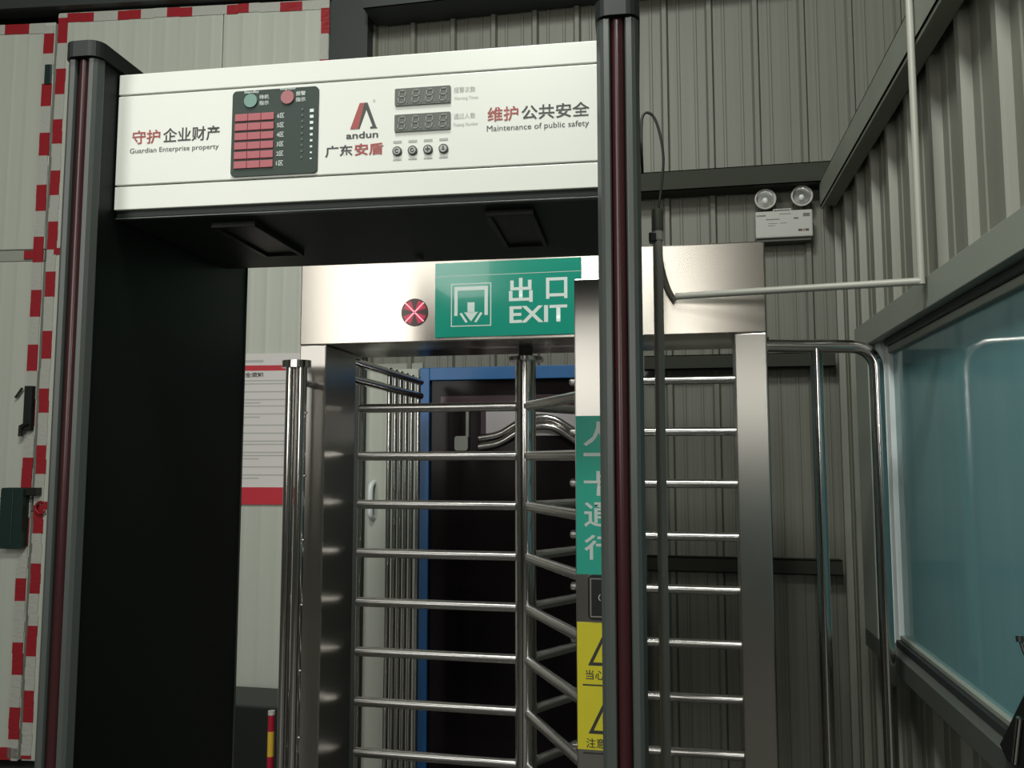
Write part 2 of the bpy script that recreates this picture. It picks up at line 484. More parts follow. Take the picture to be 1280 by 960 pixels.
# latch box, bolt and small clips of the left leaf
lb = MB(); lb.prism(rrect(SX - 0.135, SX - 0.015, 1.105, 1.41, 0.012), 'y', -0.055, 0.0)
lb.box(SX - 0.075, SX - 0.065, -0.06, -0.05, 1.12, 1.40)
lb = lb.obj('latch_box', M['lockgreen'], d1, 0.003)
dbox(d1, 'latch_bolt', M['black'], SX - 0.03, SX + 0.05, -0.04, -0.005, 1.37, 1.41)
MB().tube(arc((SX + 0.06, -0.02, 1.31), 0.03, 90, 320, 8), 0.006, 8).obj('latch_ring', M['tape_red'], d1)
bl = MB(); bl.box(SX - 0.055, SX - 0.012, -0.03, -0.003, 1.70, 1.93); bl.tube([(SX - 0.06, -0.035, 1.67), (SX - 0.06, -0.035, 1.72), (SX - 0.02, -0.035, 1.74)], 0.012, 8)
bl.tube([(SX - 0.11, -0.02, 1.87), (SX - 0.075, -0.02, 1.92)], 0.006, 8)
bl.obj('slide_bolt', M['black'], d1)
dbox(d1, 'hinge_clip', M['lockgreen'], SX - 0.05, SX - 0.012, -0.012, -0.003, 3.55, 3.66)

# blue framed dark door in the back wall
d3 = struct(empty('door_3', (-0.7, 3.97, 0))); d3['label'] = 'blue framed door with dark glossy leaf behind the rotor'
bx0, bx1, bt = -1.228, -0.155, 1.999
def d3box(name, m, x0, x1, y0, y1, z0, z1, bevel=0.003, par=None):
    return MB().box(x0 + 0.7, x1 + 0.7, y0 - 3.97, y1 - 3.97, z0, z1).obj(name, m, par or d3, bevel)
d3box('door_jamb', M['blue'], bx0, bx0 + 0.05, 3.93, 4.0, 0, bt)
d3box('door_jamb', M['blue'], bx1 - 0.05, bx1, 3.93, 4.0, 0, bt)
d3box('door_head', M['blue'], bx0 + 0.05, bx1 - 0.05, 3.93, 4.0, bt - 0.062, bt)
lf = d3box('leaf', M['dark_glass'], bx0 + 0.05, bx1 - 0.05, 3.955, 3.975, 0.01, bt - 0.062, 0)
d3box('leaf_rail', M['maroon'], bx0 + 0.10, bx1 - 0.10, 3.947, 3.9555, 1.80, 1.86, 0.002)
d3box('reflection_patch', M['grey_glare'], -0.90, -0.26, 3.948, 3.956, 1.665, 1.79, 0.002)  # pale reflection in the glossy leaf, built as a thin plate
d3box('leaf_rail', M['maroon'], -0.925, -0.90, 3.945, 3.956, 1.62, 1.80, 0.002)
for dz, r in ((0, 0.017), (-0.042, 0.020)):
    pts = smooth_path([(-0.93, 3.938, 1.655 + dz), (-0.83, 3.938, 1.675 + dz), (-0.74, 3.938, 1.725 + dz), (-0.655, 3.938, 1.75 + dz), (-0.57, 3.938, 1.745 + dz), (-0.49, 3.938, 1.70 + dz), (-0.42, 3.938, 1.655 + dz), (-0.33, 3.938, 1.645 + dz)])
    MB().tube([(p[0] + 0.7, p[1] - 3.97, p[2]) for p in pts], r, 10).obj('arched_reflection', M['chrome'], d3)  # reflected arc in the leaf, shaped as bent tubes
hd = MB(); hd.prism(rrect(-1.05 + 0.7, -0.985 + 0.7, 1.595, 1.665, 0.012), 'y', 3.93 - 3.97, 3.955 - 3.97)
hd.tube([(-0.99 + 0.7, -0.025, 1.66), (-0.99 + 0.7, -0.025, 1.80)], 0.009, 8)
hd.obj('door_handle', M['door_strip'], d3)

# narrow white door beyond the side fence
d4 = struct(empty('door_4', (-1.37, 3.965, 0))); d4['label'] = 'narrow white door with a curved pull handle beyond the side fence'
MB().box(-0.145, 0.125, 0, 0.03, 0.05, 2.0).obj('leaf', M['door_white'], d4, 0.003)
MB().box(-0.145, 0.14, 0.02, 0.035, 0.0, 2.03).obj('door_surround', M['door_strip'], d4)
hp = [(-0.11, 0, 1.27)] + arc((-0.11, -0.045, 1.30), 0.0, 0, 0, 1)[:1] + [(-0.11, -0.045, 1.41), (-0.11, 0, 1.44)]
MB().tube(smooth_path([(-0.10, 0.0, 1.265), (-0.10, -0.04, 1.285), (-0.10, -0.045, 1.35), (-0.10, -0.04, 1.42), (-0.10, 0.0, 1.44)]), 0.014, 10).obj('pull_handle', M['alu'], d4)

# ================================================================== METAL DETECTOR GATE
DR = rad(2.55)
det = tag(empty('metal_detector_gate', (-0.55, 1.275, 0), DR), 'walk-through metal detector gate with white display header and two dark side panels', 'metal detector')
IN, OUT, DEP = 0.435, 0.503, 0.60
def side_panel(sx):
    a, b = (IN, OUT) if sx > 0 else (-OUT, -IN)
    p = MB().box(a + 0.003, b - 0.003, 0.0165, DEP - 0.0165, 0.0, 2.258).obj('side_panel', M['det_black'], det, 0.004)
    for y0, front in ((0.0, True), (DEP, False)):
        s = -1 if front else 1
        # extruded grey profile with a groove for the coloured strip
        d = 0.016
        def Y(v): return v if front else DEP - v
        w3 = (b - a) / 3
        for x0, x1, inner in ((a, a + w3, False), (b - w3, b, True)):
            left = x0 == a
            if left: poly = [(x0, Y(d)), (x0, Y(0.014)), (x0 + 0.006, Y(0.004)), (x0 + 0.012, Y(0.0)), (x1 - 0.002, Y(0.0)), (x1, Y(0.004)), (x1, Y(d))]
            else: poly = [(x0, Y(d)), (x0, Y(0.004)), (x0 + 0.002, Y(0.0)), (x1 - 0.012, Y(0.0)), (x1 - 0.006, Y(0.004)), (x1, Y(0.014)), (x1, Y(d))]
            if not front: poly = poly[::-1]
            MB().prism(poly, 'z', 0, 2.256).obj('edge_profile', M['det_grey'], p, 0.0008)
        c = (a + b) / 2; r = w3 / 2
        poly = [(c + r * math.cos(rad(t)), Y(0.013) + (-1 if front else 1) * 0.011 * math.sin(rad(t))) for t in range(0, 181, 15)]
        poly = ([(c + r, Y(0.0165))] + poly + [(c - r, Y(0.0165))])
        if front: poly = poly[::-1]
        MB().prism(poly, 'z', 0, 2.256, smooth=True).obj('light_strip', M['det_red'], p)
    cp = []
    for cx, cy, a0 in ((b - 0.02, 0.016, 270), (b - 0.02, DEP - 0.016, 0), (a + 0.02, DEP - 0.016, 90), (a + 0.02, 0.016, 180)):
        for k in range(6):
            t = rad(a0 + 90 * k / 5); cp.append((cx + 0.022 * math.cos(t), cy + 0.022 * math.sin(t)))
    MB().prism(cp, 'z', 2.2585, 2.287).obj('end_cap', M['det_cap'], p, 0.003)
    return p
side_panel(-1); side_panel(1)
hb = MB(); hb.box(-IN, IN, 0.066, 0.475, 1.985, 2.246)
hb = hb.obj('header', M['det_under_lit'], det, 0.002)
HF = 0.058
for z0, z1 in ((2.2125, 2.2505), (2.0435, 2.2095), (1.998, 2.0405)):
    MB().box(-IN, IN, HF, 0.0665, z0, z1).obj('face_panel', M['det_white'], hb, 0.0012)
MB().box(-IN, IN, HF + 0.006, 0.075, 1.9825, 1.985).obj('lip', M['det_grey'], hb, 0.0005)
for x0, x1 in ((-0.275, -0.19), (0.235, 0.32)):
    b = MB()
    b.box(x0, x1, 0.11, 0.118, 1.973, 1.985); b.box(x0, x1, 0.332, 0.34, 1.973, 1.985)
    b.box(x0, x0 + 0.008, 0.118, 0.332, 1.973, 1.985); b.box(x1 - 0.008, x1, 0.118, 0.332, 1.973, 1.985)
    b.box(x0 + 0.008, x1 - 0.008, 0.118, 0.332, 1.979, 1.985)
    b.obj('underside_frame', M['det_cap'], hb, 0.001)
MB().tube([(0.035, 0.42, 1.976), (0.035, 0.42, 1.986)], 0.009, 12).obj('screw', M['det_grey'], hb)
# black status panel with zone lamps
yp = HF - 0.003
sp = MB().prism(rrect(-0.212, -0.052, 2.047, 2.203, 0.008), 'y', yp, HF + 0.001).obj('status_panel', M['disp_dark'], det)
T = yp - 0.0006
for r in range(6):
    z1 = 2.160 - r * 0.0172
    for k in range(3):
        x0 = -0.2055 + k * 0.0245
        MB().box(x0, x0 + 0.0238, yp - 0.0022, yp + 0.0005, z1 - 0.0132, z1).obj('zone_lamp', M['pink'], sp, 0.0006)
    lettering(str(6 - r) + '区', M['t_light'], sp, -0.127, -0.114, z1 - 0.011, z1 - 0.002, T, 0.01)
MB().disc((-0.177, 2.1835), 0.0122, yp - 0.0025, yp + 0.0005, 24).obj('status_lamp', M['pale_green'], sp)['label'] = 'pale green standby lamp'
MB().disc((-0.1085, 2.1855), 0.0122, yp - 0.0025, yp + 0.0005, 24).obj('status_lamp', M['pale_red'], sp)['label'] = 'pale red alarm lamp'
lettering('Standby', M['t_light'], sp, -0.190, -0.162, 2.1965, 2.2025, T, 0.02)
lettering('Warning', M['t_light'], sp, -0.124, -0.094, 2.198, 2.2035, T, 0.02)
for tx, x0, dz in (('待机', -0.1615, 0), ('报警', -0.0935, 0.002)):
    lettering(tx, M['t_light'], sp, x0, x0 + 0.018, 2.1855 + dz, 2.1935 + dz, T, 0.01)
    lettering('指示', M['t_light'], sp, x0, x0 + 0.018, 2.1745 + dz, 2.1825 + dz, T, 0.01)
for k in range(9):
    z = 2.162 - k * 0.0108
    MB().disc((-0.0805, z), 0.0022, yp - 0.001, yp + 0.0005, 10).obj('level_led', M['disp_grey'], sp)
    w = 0.0036 - 0.00025 * k
    MB().box(-0.0635 - w, -0.0635 + w, yp - 0.0006, yp + 0.0003, z - w * 0.8 - 0.003, z + w * 0.8 - 0.003).obj('level_mark', M['t_white'], sp)
# emblem and maker lettering
em = MB()
em.prism([(0.006, 2.122), (0.0215, 2.122), (0.033, 2.168), (0.0225, 2.168)], 'y', HF - 0.0008, HF + 0.0005)
em.obj('emblem', M['t_red'], det)
e2 = MB()
e2.prism([(0.0205, 2.122), (0.0225, 2.122), (0.0345, 2.156), (0.0465, 2.125), (0.042, 2.124), (0.042, 2.1215), (0.055, 2.1215), (0.0525, 2.1245), (0.0365, 2.168), (0.031, 2.168)], 'y', HF - 0.0009, HF + 0.0005)
e2.obj('emblem', M['t_black'], det)
lettering('andun', M['t_black'], det, -0.001, 0.0565, 2.1045, 2.1165, HF - 0.0006, 0.02)
lettering('广东', M['t_black'], det, -0.0385, 0.011, 2.0735, 2.0945, HF - 0.0006, 0.02)
lettering('安盾', M['t_red'], det, 0.0145, 0.066, 2.0735, 2.0955, HF - 0.0006, 0.025)
lettering('®', M['t_grey'], det, 0.046, 0.051, 2.168, 2.173, HF - 0.0006)
# slogans
lettering('守护', M['t_red'], det, -0.4045, -0.350, 2.1175, 2.1435, HF - 0.0006, 0.015)
lettering('企业财产', M['t_black'], det, -0.3445, -0.236, 2.1175, 2.1445, HF - 0.0006, 0.012)
lettering('Guardian Enterprise property', M['t_black'], det, -0.408, -0.237, 2.0985, 2.1105, HF - 0.0006, 0.0)
lettering('维护', M['t_red'], det, 0.248, 0.301, 2.120, 2.1455, HF - 0.0006, 0.015)
lettering('公共安全', M['t_black'], det, 0.306, 0.4205, 2.120, 2.1455, HF - 0.0006, 0.015)
lettering('Maintenance of public safety', M['t_black'], det, 0.247, 0.4195, 2.1005, 2.1135, HF - 0.0006, 0.0)
# two counters and four buttons
for zc, t1, t2 in ((2.173, '报警次数', 'Warning Times'), (2.1265, '通过人数', 'Passing Number')):
    dp = MB().prism(rrect(0.086, 0.184, zc - 0.0152, zc + 0.0152, 0.002), 'y', yp, HF + 0.0005).obj('counter_display', M['disp_grey'], det)
    for k in range(4):
        x0 = 0.0895 + k * 0.0242
        g = MB()
        def seg(u0, u1, w0, w1):
            g.prism([(x0 + 0.003 + u + 0.12 * (w - zc), w) for u, w in ((u0, w0), (u1, w0), (u1, w1), (u0, w1))], 'y', T - 0.0004, T + 0.0004)
        for w in (-0.0105, 0.0, 0.0105):
            seg(0.0022, 0.0108, zc + w - 0.0009, zc + w + 0.0009)
        for w0, w1 in ((-0.0092, -0.0013), (0.0013, 0.0092)):
            seg(0.0, 0.0018, zc + w0, zc + w1); seg(0.0112, 0.013, zc + w0, zc + w1)
        g.disc((x0 + 0.0185, zc - 0.0105), 0.001, T - 0.0004, T + 0.0004, 8)
        g.obj('digit', M['seg_grey'], dp)
    lettering(t1, M['t_grey'], det, 0.1895, 0.227, zc + 0.002, zc + 0.012, HF - 0.0006)
    lettering(t2, M['t_grey'], det, 0.1895, 0.232, zc - 0.012, zc - 0.005, HF - 0.0006)
for k in range(4):
    xc = 0.091 + k * 0.0271; zc = 2.0775
    b = MB()
    b.disc((xc, zc), 0.0082, HF - 0.003, HF + 0.0005, 20)
    bt_ = b.obj('button', M['disp_dark'], det, 0.0008)
    MB().disc((xc, zc), 0.0062, HF - 0.0040, HF - 0.0028, 18).obj('button_cap', M['t_grey'], bt_, 0.0005)
    sy = MB()
    if k == 2:
        sy.box(xc - 0.0045, xc + 0.0045, HF - 0.0046, HF - 0.0038, zc - 0.001, zc + 0.001); sy.box(xc - 0.001, xc + 0.001, HF - 0.0046, HF - 0.0038, zc - 0.0045, zc + 0.0045)
    elif k == 3:
        sy.box(xc - 0.001, xc + 0.001, HF - 0.0046, HF - 0.0038, zc - 0.002, zc + 0.0045); sy.box(xc - 0.003, xc + 0.003, HF - 0.0046, HF - 0.0038, zc - 0.0025, zc - 0.0012)
    else:
        sy.tube(arc((xc, HF - 0.0042, zc), 0.003, 40, 320 + 30 * k, 10), 0.0008, 6)
    sy.obj('symbol', M['t_black'], bt_)
    MB().box(xc - 0.0075, xc + 0.0075, HF - 0.0005, HF + 0.0003, zc + 0.0145, zc + 0.019).obj('caption_print', M['t_grey'], det)
    MB().box(xc - 0.0075, xc + 0.0075, HF - 0.0005, HF + 0.0003, zc - 0.016, zc - 0.0135).obj('caption_print', M['t_grey'], det)

# ================================================================== TURNSTILE
TX, TY = -0.5, 2.8
tn = tag(empty('turnstile', (TX, TY, 0)), 'full-height stainless steel turnstile with green exit sign behind the detector gate', 'turnstile')
def tb(name, m, x0, x1, y0, y1, z0, z1, bevel=0.003, par=None):
    return MB().box(x0 - TX, x1 - TX, y0 - TY, y1 - TY, z0, z1).obj(name, m, par or tn, bevel)
hx = tb('header_box', M['steel'], -1.232, 0.272, 2.60, 2.97, 1.932, 2.213, 0.004)
tb('post', M['steel_v'], -1.232, -1.138, 2.603, 2.87, 0, 1.932, 0.004)
rp = MB().box(-0.047, 0.047, 0, 0.265, 0, 1.932).obj('post', M['steel_v'], tn, 0.004, loc=(0.2245 - TX, 2.603 - TY, 0))
rp.rotation_euler = (0, 0, rad(-2.5))
# exit sign on the header
sg = tb('exit_sign', M['sign_green'], -0.762, -0.285, 2.5965, 2.6005, 1.944, 2.188, 0.0008)
def SXp(px): return -0.762 + (px - 545) * 0.002613 - TX     # along the sign
ys = 2.5965 - TY - 0.0005
tb('seam_line', M['t_light'], -0.762, -0.285, 2.5962, 2.5966, 2.143, 2.1445, 0, sg)
pic = MB()
def rect_ring(b, x0, x1, z0, z1, t, y0, y1):
    b.box(x0, x1, y0, y1, z1 - t, z1); b.box(x0, x1, y0, y1, z0, z0 + t)
    b.box(x0, x0 + t, y0, y1, z0 + t, z1 - t); b.box(x1 - t, x1, y0, y1, z0 + t, z1 - t)
PX0, PX1, PZ0, PZ1 = -0.708 - TX, -0.575 - TX, 1.978, 2.118
rect_ring(pic, PX0, PX1, PZ0, PZ1, 0.003, ys, ys + 0.0008)
pic.box(PX0 + 0.011, PX0 + 0.022, ys, ys + 0.0008, PZ0 + 0.035, PZ1 - 0.010)
pic.box(PX1 - 0.022, PX1 - 0.011, ys, ys + 0.0008, PZ0 + 0.035, PZ1 - 0.010)
pic.box(PX0 + 0.022, PX1 - 0.022, ys, ys + 0.0008, PZ1 - 0.023, PZ1 - 0.010)
cx = (PX0 + PX1) / 2
pic.box(cx - 0.0115, cx + 0.0115, ys, ys + 0.0008, PZ0 + 0.045, PZ0 + 0.078)
pic.prism([(cx, PZ0 + 0.016), (cx + 0.023, PZ0 + 0.046), (cx - 0.023, PZ0 + 0.046)], 'y', ys, ys + 0.0008)
for s in (-1, 1):
    pts = [(cx + s * 0.018, PZ0 + 0.012), (cx + s * 0.038, PZ0 + 0.042), (cx + s * 0.031, PZ0 + 0.045), (cx + s * 0.011, PZ0 + 0.014)]
    pic.prism(pts if s > 0 else pts[::-1], 'y', ys, ys + 0.0008)
pic.obj('pictogram', M['t_white'], sg)
lettering('出', M['t_white'], sg, -0.517 - TX, -0.440 - TX, 2.050, 2.129, ys, 0.022)
lettering('口', M['t_white'], sg, -0.397 - TX, -0.329 - TX, 2.058, 2.126, ys, 0.022)
lettering('EXIT', M['t_white'], sg, -0.515 - TX, -0.330 - TX, 1.984, 2.038, ys, 0.02)
# red cross signal lamp
lx, lz = -0.831 - TX, 2.030; ly = 2.60 - TY
ln = MB().disc((lx, lz), 0.0455, ly - 0.003, ly + 0.001, 40).obj('signal_lamp', M['lens_dark'], tn)
q = MB()
for a in (45, 135, 225, 315):
    pts = [(lx, lz)] + [(lx + 0.040 * math.cos(rad(a + d)), lz + 0.040 * math.sin(rad(a + d))) for d in (-27, -12, 0, 12, 27)]
    q.prism(pts, 'y', ly - 0.0036, ly - 0.0028)
q.obj('glow_field', M['lens_red'], ln)
q = MB()
for a in (45, 135, 225, 315):
    for k in range(1, 8):
        r = 0.006 * k - 0.001
        q.disc((lx + r * math.cos(rad(a)), lz + r * math.sin(rad(a))), 0.0022, ly - 0.0052, ly - 0.0034, 8)
led = q.obj('led_cross', M['led'], ln)
# comb of fixed bars on the right
def bar_mesh(name, L, r, seg=18):
    b = MB()
    prof = [(0, r)] + [(L - r * 0.5, r)] + [(L - r * 0.5 + r * 0.5 * math.sin(rad(t)), r * math.cos(rad(t)) if t < 90 else 0.0005) for t in (30, 60, 80, 90)]
    b.tube([(x, 0, 0) for x, _ in prof], [q_ for _, q_ in prof], seg)
    return b.mesh(name, M['bar_steel'])
cm = bar_mesh('comb_bar', 0.515, 0.0135)
for k in range(11):
    z = 1.797 - 0.1596 * k
    o = bpy.data.objects.new('comb_bar', cm); COL.objects.link(o); o.parent = tn
    o.location = (0.183 - TX, 2.65 - TY, z); o.rotation_euler = (0, 0, math.pi)
# rotor
ro = MB(); ro.tube([(0, 0, 0.02), (0, 0, 1.886)], 0.0355, 32); ro = ro.obj('rotor', M['chrome'], tn)
MB().tube([(0, 0, 1.884), (0, 0, 1.898)], 0.062, 32).obj('flange', M['chrome'], ro)
MB().tube([(0, 0, 1.898), (0, 0, 1.905), (0, 0, 1.933)], [0.028, 0.024, 0.024], 20).obj('spindle', M['pvc_dark'], ro)
wm = bar_mesh('bar', 0.600, 0.016)
for k in range(10):
    z = 1.731 - 0.1674 * k
    for a in (179.3, 58.5, -61.5):
        o = bpy.data.objects.new('bar', wm); COL.objects.link(o); o.parent = ro
        o.location = (0, 0, z); o.rotation_euler = (0, 0, rad(a))

# card reader pillar in front of the turnstile
cr = tag(empty('card_reader_pillar', (-0.153, 2.0, 0)), 'stainless card reader pillar with green and yellow stickers behind right detector panel', 'card reader')
CX0, CX1 = -0.0845, 0.042
MB().box(CX0, CX1, 0, 0.09, 0, 1.988).obj('pillar', M['steel_v'], cr, 0.003)
st = MB().box(CX0 + 0.002, CX1 - 0.002, -0.0012, 0.0005, 1.283, 1.655).obj('green_sticker', M['stick_green'], cr)
zc = 1.6166
for i, ch in enumerate('人一卡通行'):
    z = (1.612, 1.563, 1.495, 1.422, 1.346)[i]; h = 0.029 if ch != '一' else 0.004
    lettering(ch, M['t_white'], st, -0.064, 0.008, z - h, z + h, -0.0018, 0.015)
rd = MB().prism(rrect(-0.0555, 0.0125, 1.180, 1.283, 0.012), 'y', -0.012, 0.0).obj('reader', M['black'], cr, 0.003)
rr_ = MB(); rect_ring(rr_, -0.050, 0.007, 1.187, 1.276, 0.0025, -0.0128, -0.0115); rr_.obj('reader_rim', M['pvc_grey'], rd)
MB().tube(arc((-0.022, -0.0126, 1.232), 0.008, 120, 240, 8), 0.0012, 6).obj('reader_mark', M['t_light'], rd)
yl = MB().box(CX0 + 0.002, CX1 - 0.002, -0.0012, 0.0005, 0.886, 1.173).obj('yellow_sticker', M['yellow'], cr)
for zt, word in ((1.075, '当心夹手'), (0.922, '注意安全')):
    w = MB(); h = 0.072; a0 = 0.036; xm = -0.0215
    out = [(xm - a0, zt), (xm + a0, zt), (xm, zt + h)]; inn = [(xm - a0 + 0.012, zt + 0.0075), (xm + a0 - 0.012, zt + 0.0075), (xm, zt + h - 0.016)]
    for i in range(3):
        j = (i + 1) % 3
        w.prism([out[i], out[j], inn[j], inn[i]], 'y', -0.0018, -0.0010)
    w.box(xm - 0.003, xm + 0.003, -0.0018, -0.0010, zt + 0.022, zt + 0.043); w.box(xm - 0.003, xm + 0.003, -0.0018, -0.0010, zt + 0.012, zt + 0.018)
    w.obj('warning_triangle', M['t_black'], yl)
    lettering(word, M['t_black'], yl, -0.063, 0.028, zt - 0.032, zt - 0.010, -0.0018, 0.01)
    MB().box(-0.070, 0.032, -0.0016, -0.0010, zt - 0.046, zt - 0.0425).obj('small_print', M['t_black'], yl)

st['label'] = 'green sticker with vertical white characters'; yl['label'] = 'yellow warning sticker with two triangles'
sg['label'] = 'green exit sign with arrow pictogram'; ro['label'] = 'rotor with three rows of bars'; ln['label'] = 'round lamp showing a red cross'
# guard rail between turnstile and window
gr = tag(empty('guard_rail', (0.43, 2.68, 0)), 'polished steel tube guard rail between turnstile and window', 'railing')
rx = 0.595 - 0.43
pts = [(0.2745 - 0.43, 0, 1.902), (rx - 0.07, 0, 1.893)] + arc((rx - 0.07, 0, 1.823), 0.07, 80, 0, 8) + [(rx, 0, 0.0)]
MB().tube(pts, 0.0205, 20).obj('hoop', M['chrome'], gr)
MB().tube([(-0.006, 0, 0), (-0.006, 0, 1.888)], 0.0185, 20).obj('upright', M['chrome'], gr)
MB().tube([(0.2765 - 0.43, 0, 1.902), (0.2745 - 0.43 + 0.008, 0, 1.9015)], 0.03, 20).obj('wall_flange', M['chrome'], gr)
for x in (rx, -0.006):
    MB().tube([(x, 0, 0), (x, 0, 0.01)], 0.045, 20).obj('foot_flange', M['chrome'], gr)

# twin tube barrier post at the left
tw = tag(empty('twin_barrier_post', (-1.193, 2.5, 0)), 'twin polished tubes under one flat cap beside the left turnstile post', 'barrier post')
for x in (-0.0185, 0.0195):
    MB().tube([(x, 0, 0), (x, 0, 1.848)], 0.0165, 18).obj('tube', M['chrome'], tw)
MB().prism([(0.048 * math.cos(rad(t)), 0.033 * math.sin(rad(t))) for t in range(0, 360, 12)], 'z', 1.845, 1.868).obj('cap', M['chrome'], tw, 0.003)
MB().tube([(0.02, 0.0, 1.800), (0.02, 0.06, 1.797), (0.02, 0.1035, 1.795)], 0.012, 12).obj('arm', M['chrome'], tw)
bo = MB().tube([(0.045, 0.02, 1.81), (0.045, 0.02, 1.822)], 0.009, 10)
for k in range(8):
    MB().tube([(0.030, -0.004, 1.70 - 0.2 * k), (0.042, -0.004, 1.70 - 0.2 * k)], 0.0035, 8).obj('screw', M['chrome'], tw)

# side fence behind the left post
fe = tag(empty('side_fence', (-1.16, 3.3, 0)), 'fence of close upright steel tubes running back from left turnstile post', 'fence')
def rail(z): return MB().tube([(0, -0.43, z), (0, 0.425, z)], 0.0165, 14).obj('rail', M['chrome'], fe)
rail(1.91); rail(1.845); rail(0.12)
for y in (2.99, 3.30, 3.375, 3.445, 3.52, 3.60, 3.695):  # some in-between tubes stand in for reflections of their neighbours
    MB().tube([(0, y - 3.3, 0), (0, y - 3.3, 1.93)], 0.0105, 14).obj('tube', M['chrome'], fe)

# ================================================================== CONDUITS AND CABLES
cp = tag(empty('grey_conduit', (-0.034, 1.915, 0)), 'upright grey conduit pipe standing close behind right detector panel', 'pipe')
MB().tube([(0, 0, 0), (0, 0, 2.085)], 0.0112, 16).obj('pipe', M['pvc_grey'], cp)
MB().tube([(0, 0, 2.072), (0, 0, 2.122)], 0.0135, 16).obj('coupling', M['pvc_dark'], cp)
MB().tube([(0, 0, 2.05), (0, 0, 2.072)], 0.0126, 16).obj('collar', M['pvc_white'], cp)
MB().box(-0.02, 0.0, -0.012, 0.012, 2.045, 2.068).obj('clip', M['black'], cp, 0.003)
cb = MB().tube(smooth_path([(-0.0655, 1.885, 2.2), (-0.0655, 1.895, 2.33), (-0.045, 1.90, 2.345), (-0.028, 1.905, 2.31), (-0.018, 1.91, 2.24), (-0.026, 1.915, 2.16), (-0.034, 1.915, 2.11)]), 0.0032, 8).obj('power_cable', M['cable'])
tag(cb, 'thin black cable looping from detector panel into the grey conduit', 'cable')
wc = tag(empty('white_conduit', (0.642, 2.35, 2.02)), 'thin white conduit crossing the turnstile header and rising up the right wall', 'pipe')
MB().tube([(-0.636, 0.20, 0.022), (0.0, 0.0, 0.0)], 0.0105, 12).obj('pipe', M['pvc_white'], wc)
MB().tube([(0, 0, -0.008), (0, 0, 1.2)], 0.0098, 12).obj('pipe', M['pvc_white'], wc)
MB().tube([(0, 0, 0.815), (0, 0, 0.84)], 0.0145, 12).obj('clip', M['alu'], wc)
fc = MB().tube(smooth_path([(-0.034, 1.935, 2.075), (-0.040, 2.12, 2.145), (-0.046, 2.38, 2.215), (-0.045, 2.50, 2.225), (-0.043, 2.53, 2.19), (-0.032, 2.56, 2.12), (-0.015, 2.57, 2.065), (0.004, 2.575, 2.032)]), 0.0085, 10).obj('flexible_conduit', M['cable_grey'])
tag(fc, 'bent grey flexible conduit linking the upright grey pipe to the white conduit end', 'pipe')

# ================================================================== SMALL THINGS
el = tag(empty('emergency_light', (0.498, 3.976, 2.556)), 'twin-head emergency light on the back wall above the turnstile', 'emergency light')
MB().box(-0.126, 0.124, -0.075, 0, 0, 0.125).obj('housing', M['lamp_body'], el, 0.006)
MB().box(-0.121, 0.119, -0.06, 0, -0.014, 0).obj('base_tray', M['pvc_dark'], el, 0.002)
ba = MB(); ba.box(-0.045, 0.035, -0.05, -0.04, 0.135, 0.140); ba.box(-0.045, -0.04, -0.05, -0.04, 0.124, 0.136); ba.box(0.03, 0.035, -0.05, -0.04, 0.124, 0.136)
ba.obj('carry_handle', M['lamp_body'], el)
for x, z in ((-0.078, 0.185), (0.082, 0.191)):
    h = MB()
    ring = [(0.028, 0.0), (0.044, -0.022), (0.048, -0.040), (0.048, -0.047), (0.041, -0.047), (0.039, -0.041)]
    n = 28
    vs = []; fs = []
    for r, y in ring:
        for k in range(n):
            a = 2 * math.pi * k / n; vs.append((x + r * math.cos(a), y - 0.02, z + r * math.sin(a)))
    for i in range(len(ring) - 1):
        for k in range(n):
            k2 = (k + 1) % n; fs.append((i * n + k, i * n + k2, (i + 1) * n + k2, (i + 1) * n + k))
    h.add(vs, fs, 0, True)
    hd_ = h.obj('lamp_head', M['lamp_body'], el)
    q = MB(); vs = []; fs = []
    bowl = [(0.0395, -0.060), (0.033, -0.050), (0.024, -0.040), (0.014, -0.033), (0.004, -0.030)]
    for rr2, y in bowl:
        for k in range(n):
            a = 2 * math.pi * k / n; vs.append((x + rr2 * math.cos(a), y, z + rr2 * math.sin(a)))
    for i in range(len(bowl) - 1):
        for k in range(n):
            k2 = (k + 1) % n; fs.append((i * n + k, i * n + k2, (i + 1) * n + k2, (i + 1) * n + k))
    q.add(vs, fs, 0, True); q.obj('reflector', M['chrome'], hd_)
    MB().tube([(x, -0.03, z), (x, -0.05, z), (x, -0.056, z), (x, -0.058, z)], [0.010, 0.012, 0.008, 0.001], 14).obj('bulb', M['alu'], hd_)
    MB().tube([(x, -0.005, z - 0.004), (x, -0.026, z - 0.002)], [0.018, 0.030], 16).obj('lamp_back', M['pvc_dark'], hd_)
    MB().tube([(x, -0.03, z - 0.046), (x, -0.03, 0.12)], 0.012, 10).obj('swivel', M['pvc_dark'], hd_)
for x0, x1, z0, z1, m in ((-0.12, -0.08, 0.101, 0.107, 'disp_grey'), (-0.08, -0.02, 0.083, 0.087, 'disp_grey'), (-0.07, -0.03, 0.065, 0.067, 'disp_grey'), (-0.07, -0.04, 0.055, 0.057, 'disp_grey'), (-0.02, 0.03, 0.107, 0.110, 'disp_grey'),
                          (-0.018, 0.012, 0.065, 0.067, 'disp_grey'), (0.042, 0.062, 0.083, 0.089, 't_black'), (0.082, 0.112, 0.092, 0.108, 'disp_grey'), (0.06, 0.077, 0.025, 0.036, 't_black'), (0.090, 0.106, 0.025, 0.036, 't_black'), (0.0795, 0.0875, 0.025, 0.036, 't_red')):
    MB().box(x0, x1, -0.0757, -0.074, z0, z1).obj('print_mark', M[m], el)

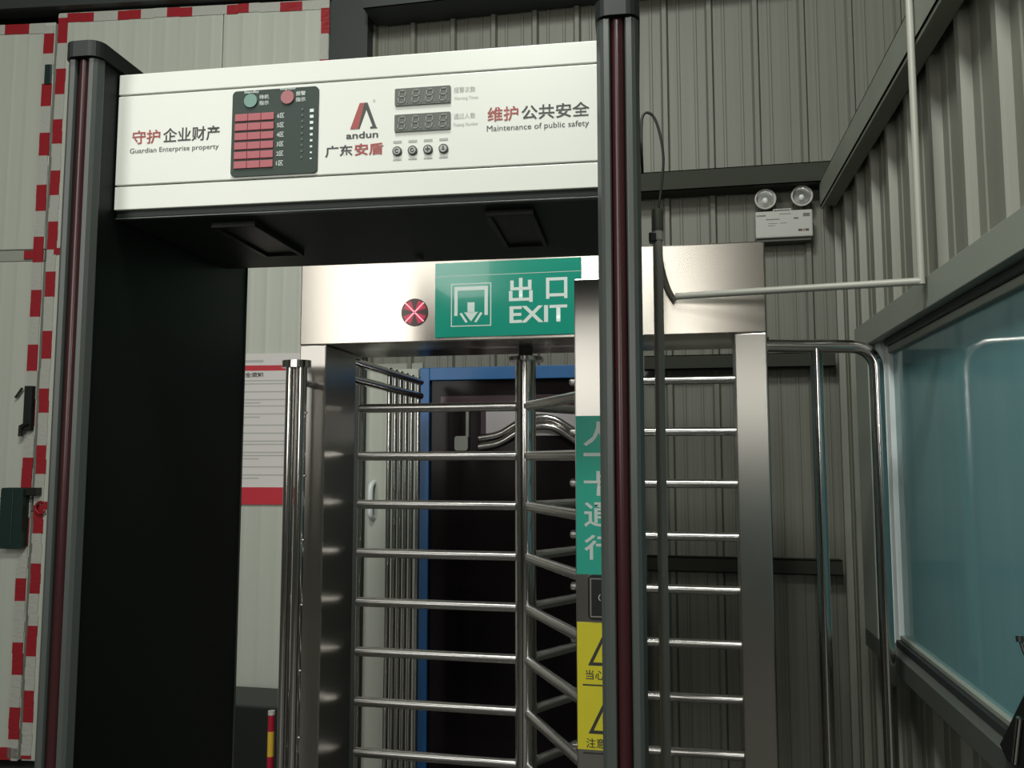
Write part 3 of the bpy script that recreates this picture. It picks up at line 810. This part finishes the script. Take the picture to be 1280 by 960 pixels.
nt_ = tag(empty('notice_sheet', DO + Vector((-0.27 * math.cos(DA), -0.27 * math.sin(DA), 1.33)), DA), 'white printed notice with red bands hung on the white door', 'notice')
NW = 0.19
MB().box(-NW, NW, -0.012, -0.004, 0.0, 0.755).obj('sheet', M['paper'], nt_)
MB().box(-NW, NW, -0.013, -0.0115, 0.0, 0.085).obj('red_band', M['notice_red'], nt_)
MB().box(-NW, NW, -0.013, -0.0115, 0.668, 0.695).obj('red_band', M['notice_red'], nt_)
lettering('安全须知', M['t_black'], nt_, -0.155, -0.03, 0.635, 0.660, -0.0135, 0.02)
ln_ = MB(); z = 0.615
while z > 0.12:
    w = random.choice((0.30, 0.30, 0.26, 0.12)); ln_.box(-0.16, -0.16 + w, -0.0128, -0.0115, z, z + 0.006); z -= random.choice((0.016, 0.016, 0.04))
ln_ = ln_.obj('printed_lines', M['t_grey'], nt_); ln_['kind'] = 'stuff'
MB().box(-0.15, -0.03, -0.0128, -0.0115, 0.71, 0.722).obj('header_print', M['t_grey'], nt_)

hz = tag(empty('hazard_post', (-1.5, 3.0, 0)), 'slim red and yellow banded hazard post beside the left barrier tubes', 'post')
b = MB(); z = 0.0; k = 0
cuts = [0, 0.09, 0.18, 0.275, 0.365, 0.455, 0.545, 0.604]
for i, (a, c) in enumerate(zip(cuts, cuts[1:])):
    b.tube([(0, 0, a), (0, 0, c)], 0.0125, 14, mi=i % 2 if i != 6 else 0)
b.obj('banded_tube', [M['pole_red'], M['pole_yellow']], hz)
MB().tube([(0, 0, 0.604), (0, 0, 0.618)], 0.0132, 14).obj('end_cap', M['tape_white'], hz)

bb = tag(empty('floor_box', (-1.86, 3.62, 0)), 'low black box on the floor before the white door under the notice', 'box')
MB().box(-0.28, 0.22, -0.1, 0.16, 0, 0.465).obj('body', M['black'], bb, 0.004)
MB().box(-0.285, 0.225, -0.105, 0.165, 0.465, 0.478).obj('lid', M['beam'], bb, 0.003)

sb = tag(empty('sill_device', (0.69, 1.72, 0.945)), 'black slanted device with thin bent wire at the near end of window sill', 'device')
MB().prism([(-0.22, 0.0), (0.20, 0.0), (0.235, 0.02), (0.08, 0.17), (-0.22, 0.17)], 'x', -0.045, 0.045).obj('body', M['black'], sb, 0.006)
MB().tube(smooth_path([(-0.01, -0.10, 0.16), (-0.025, 0.0, 0.185), (-0.04, 0.075, 0.225), (-0.045, 0.10, 0.262)]), 0.0035, 8).obj('wire', M['cable'], sb)
MB().tube([(-0.068, 0.09, 0.03), (-0.062, 0.07, 0.12)], 0.007, 10).obj('stand_rod', M['chrome'], sb)
MB().tube([(-0.045, 0.098, 0.255), (-0.045, 0.10, 0.266)], 0.007, 10).obj('wire_tip', M['cable'], sb)
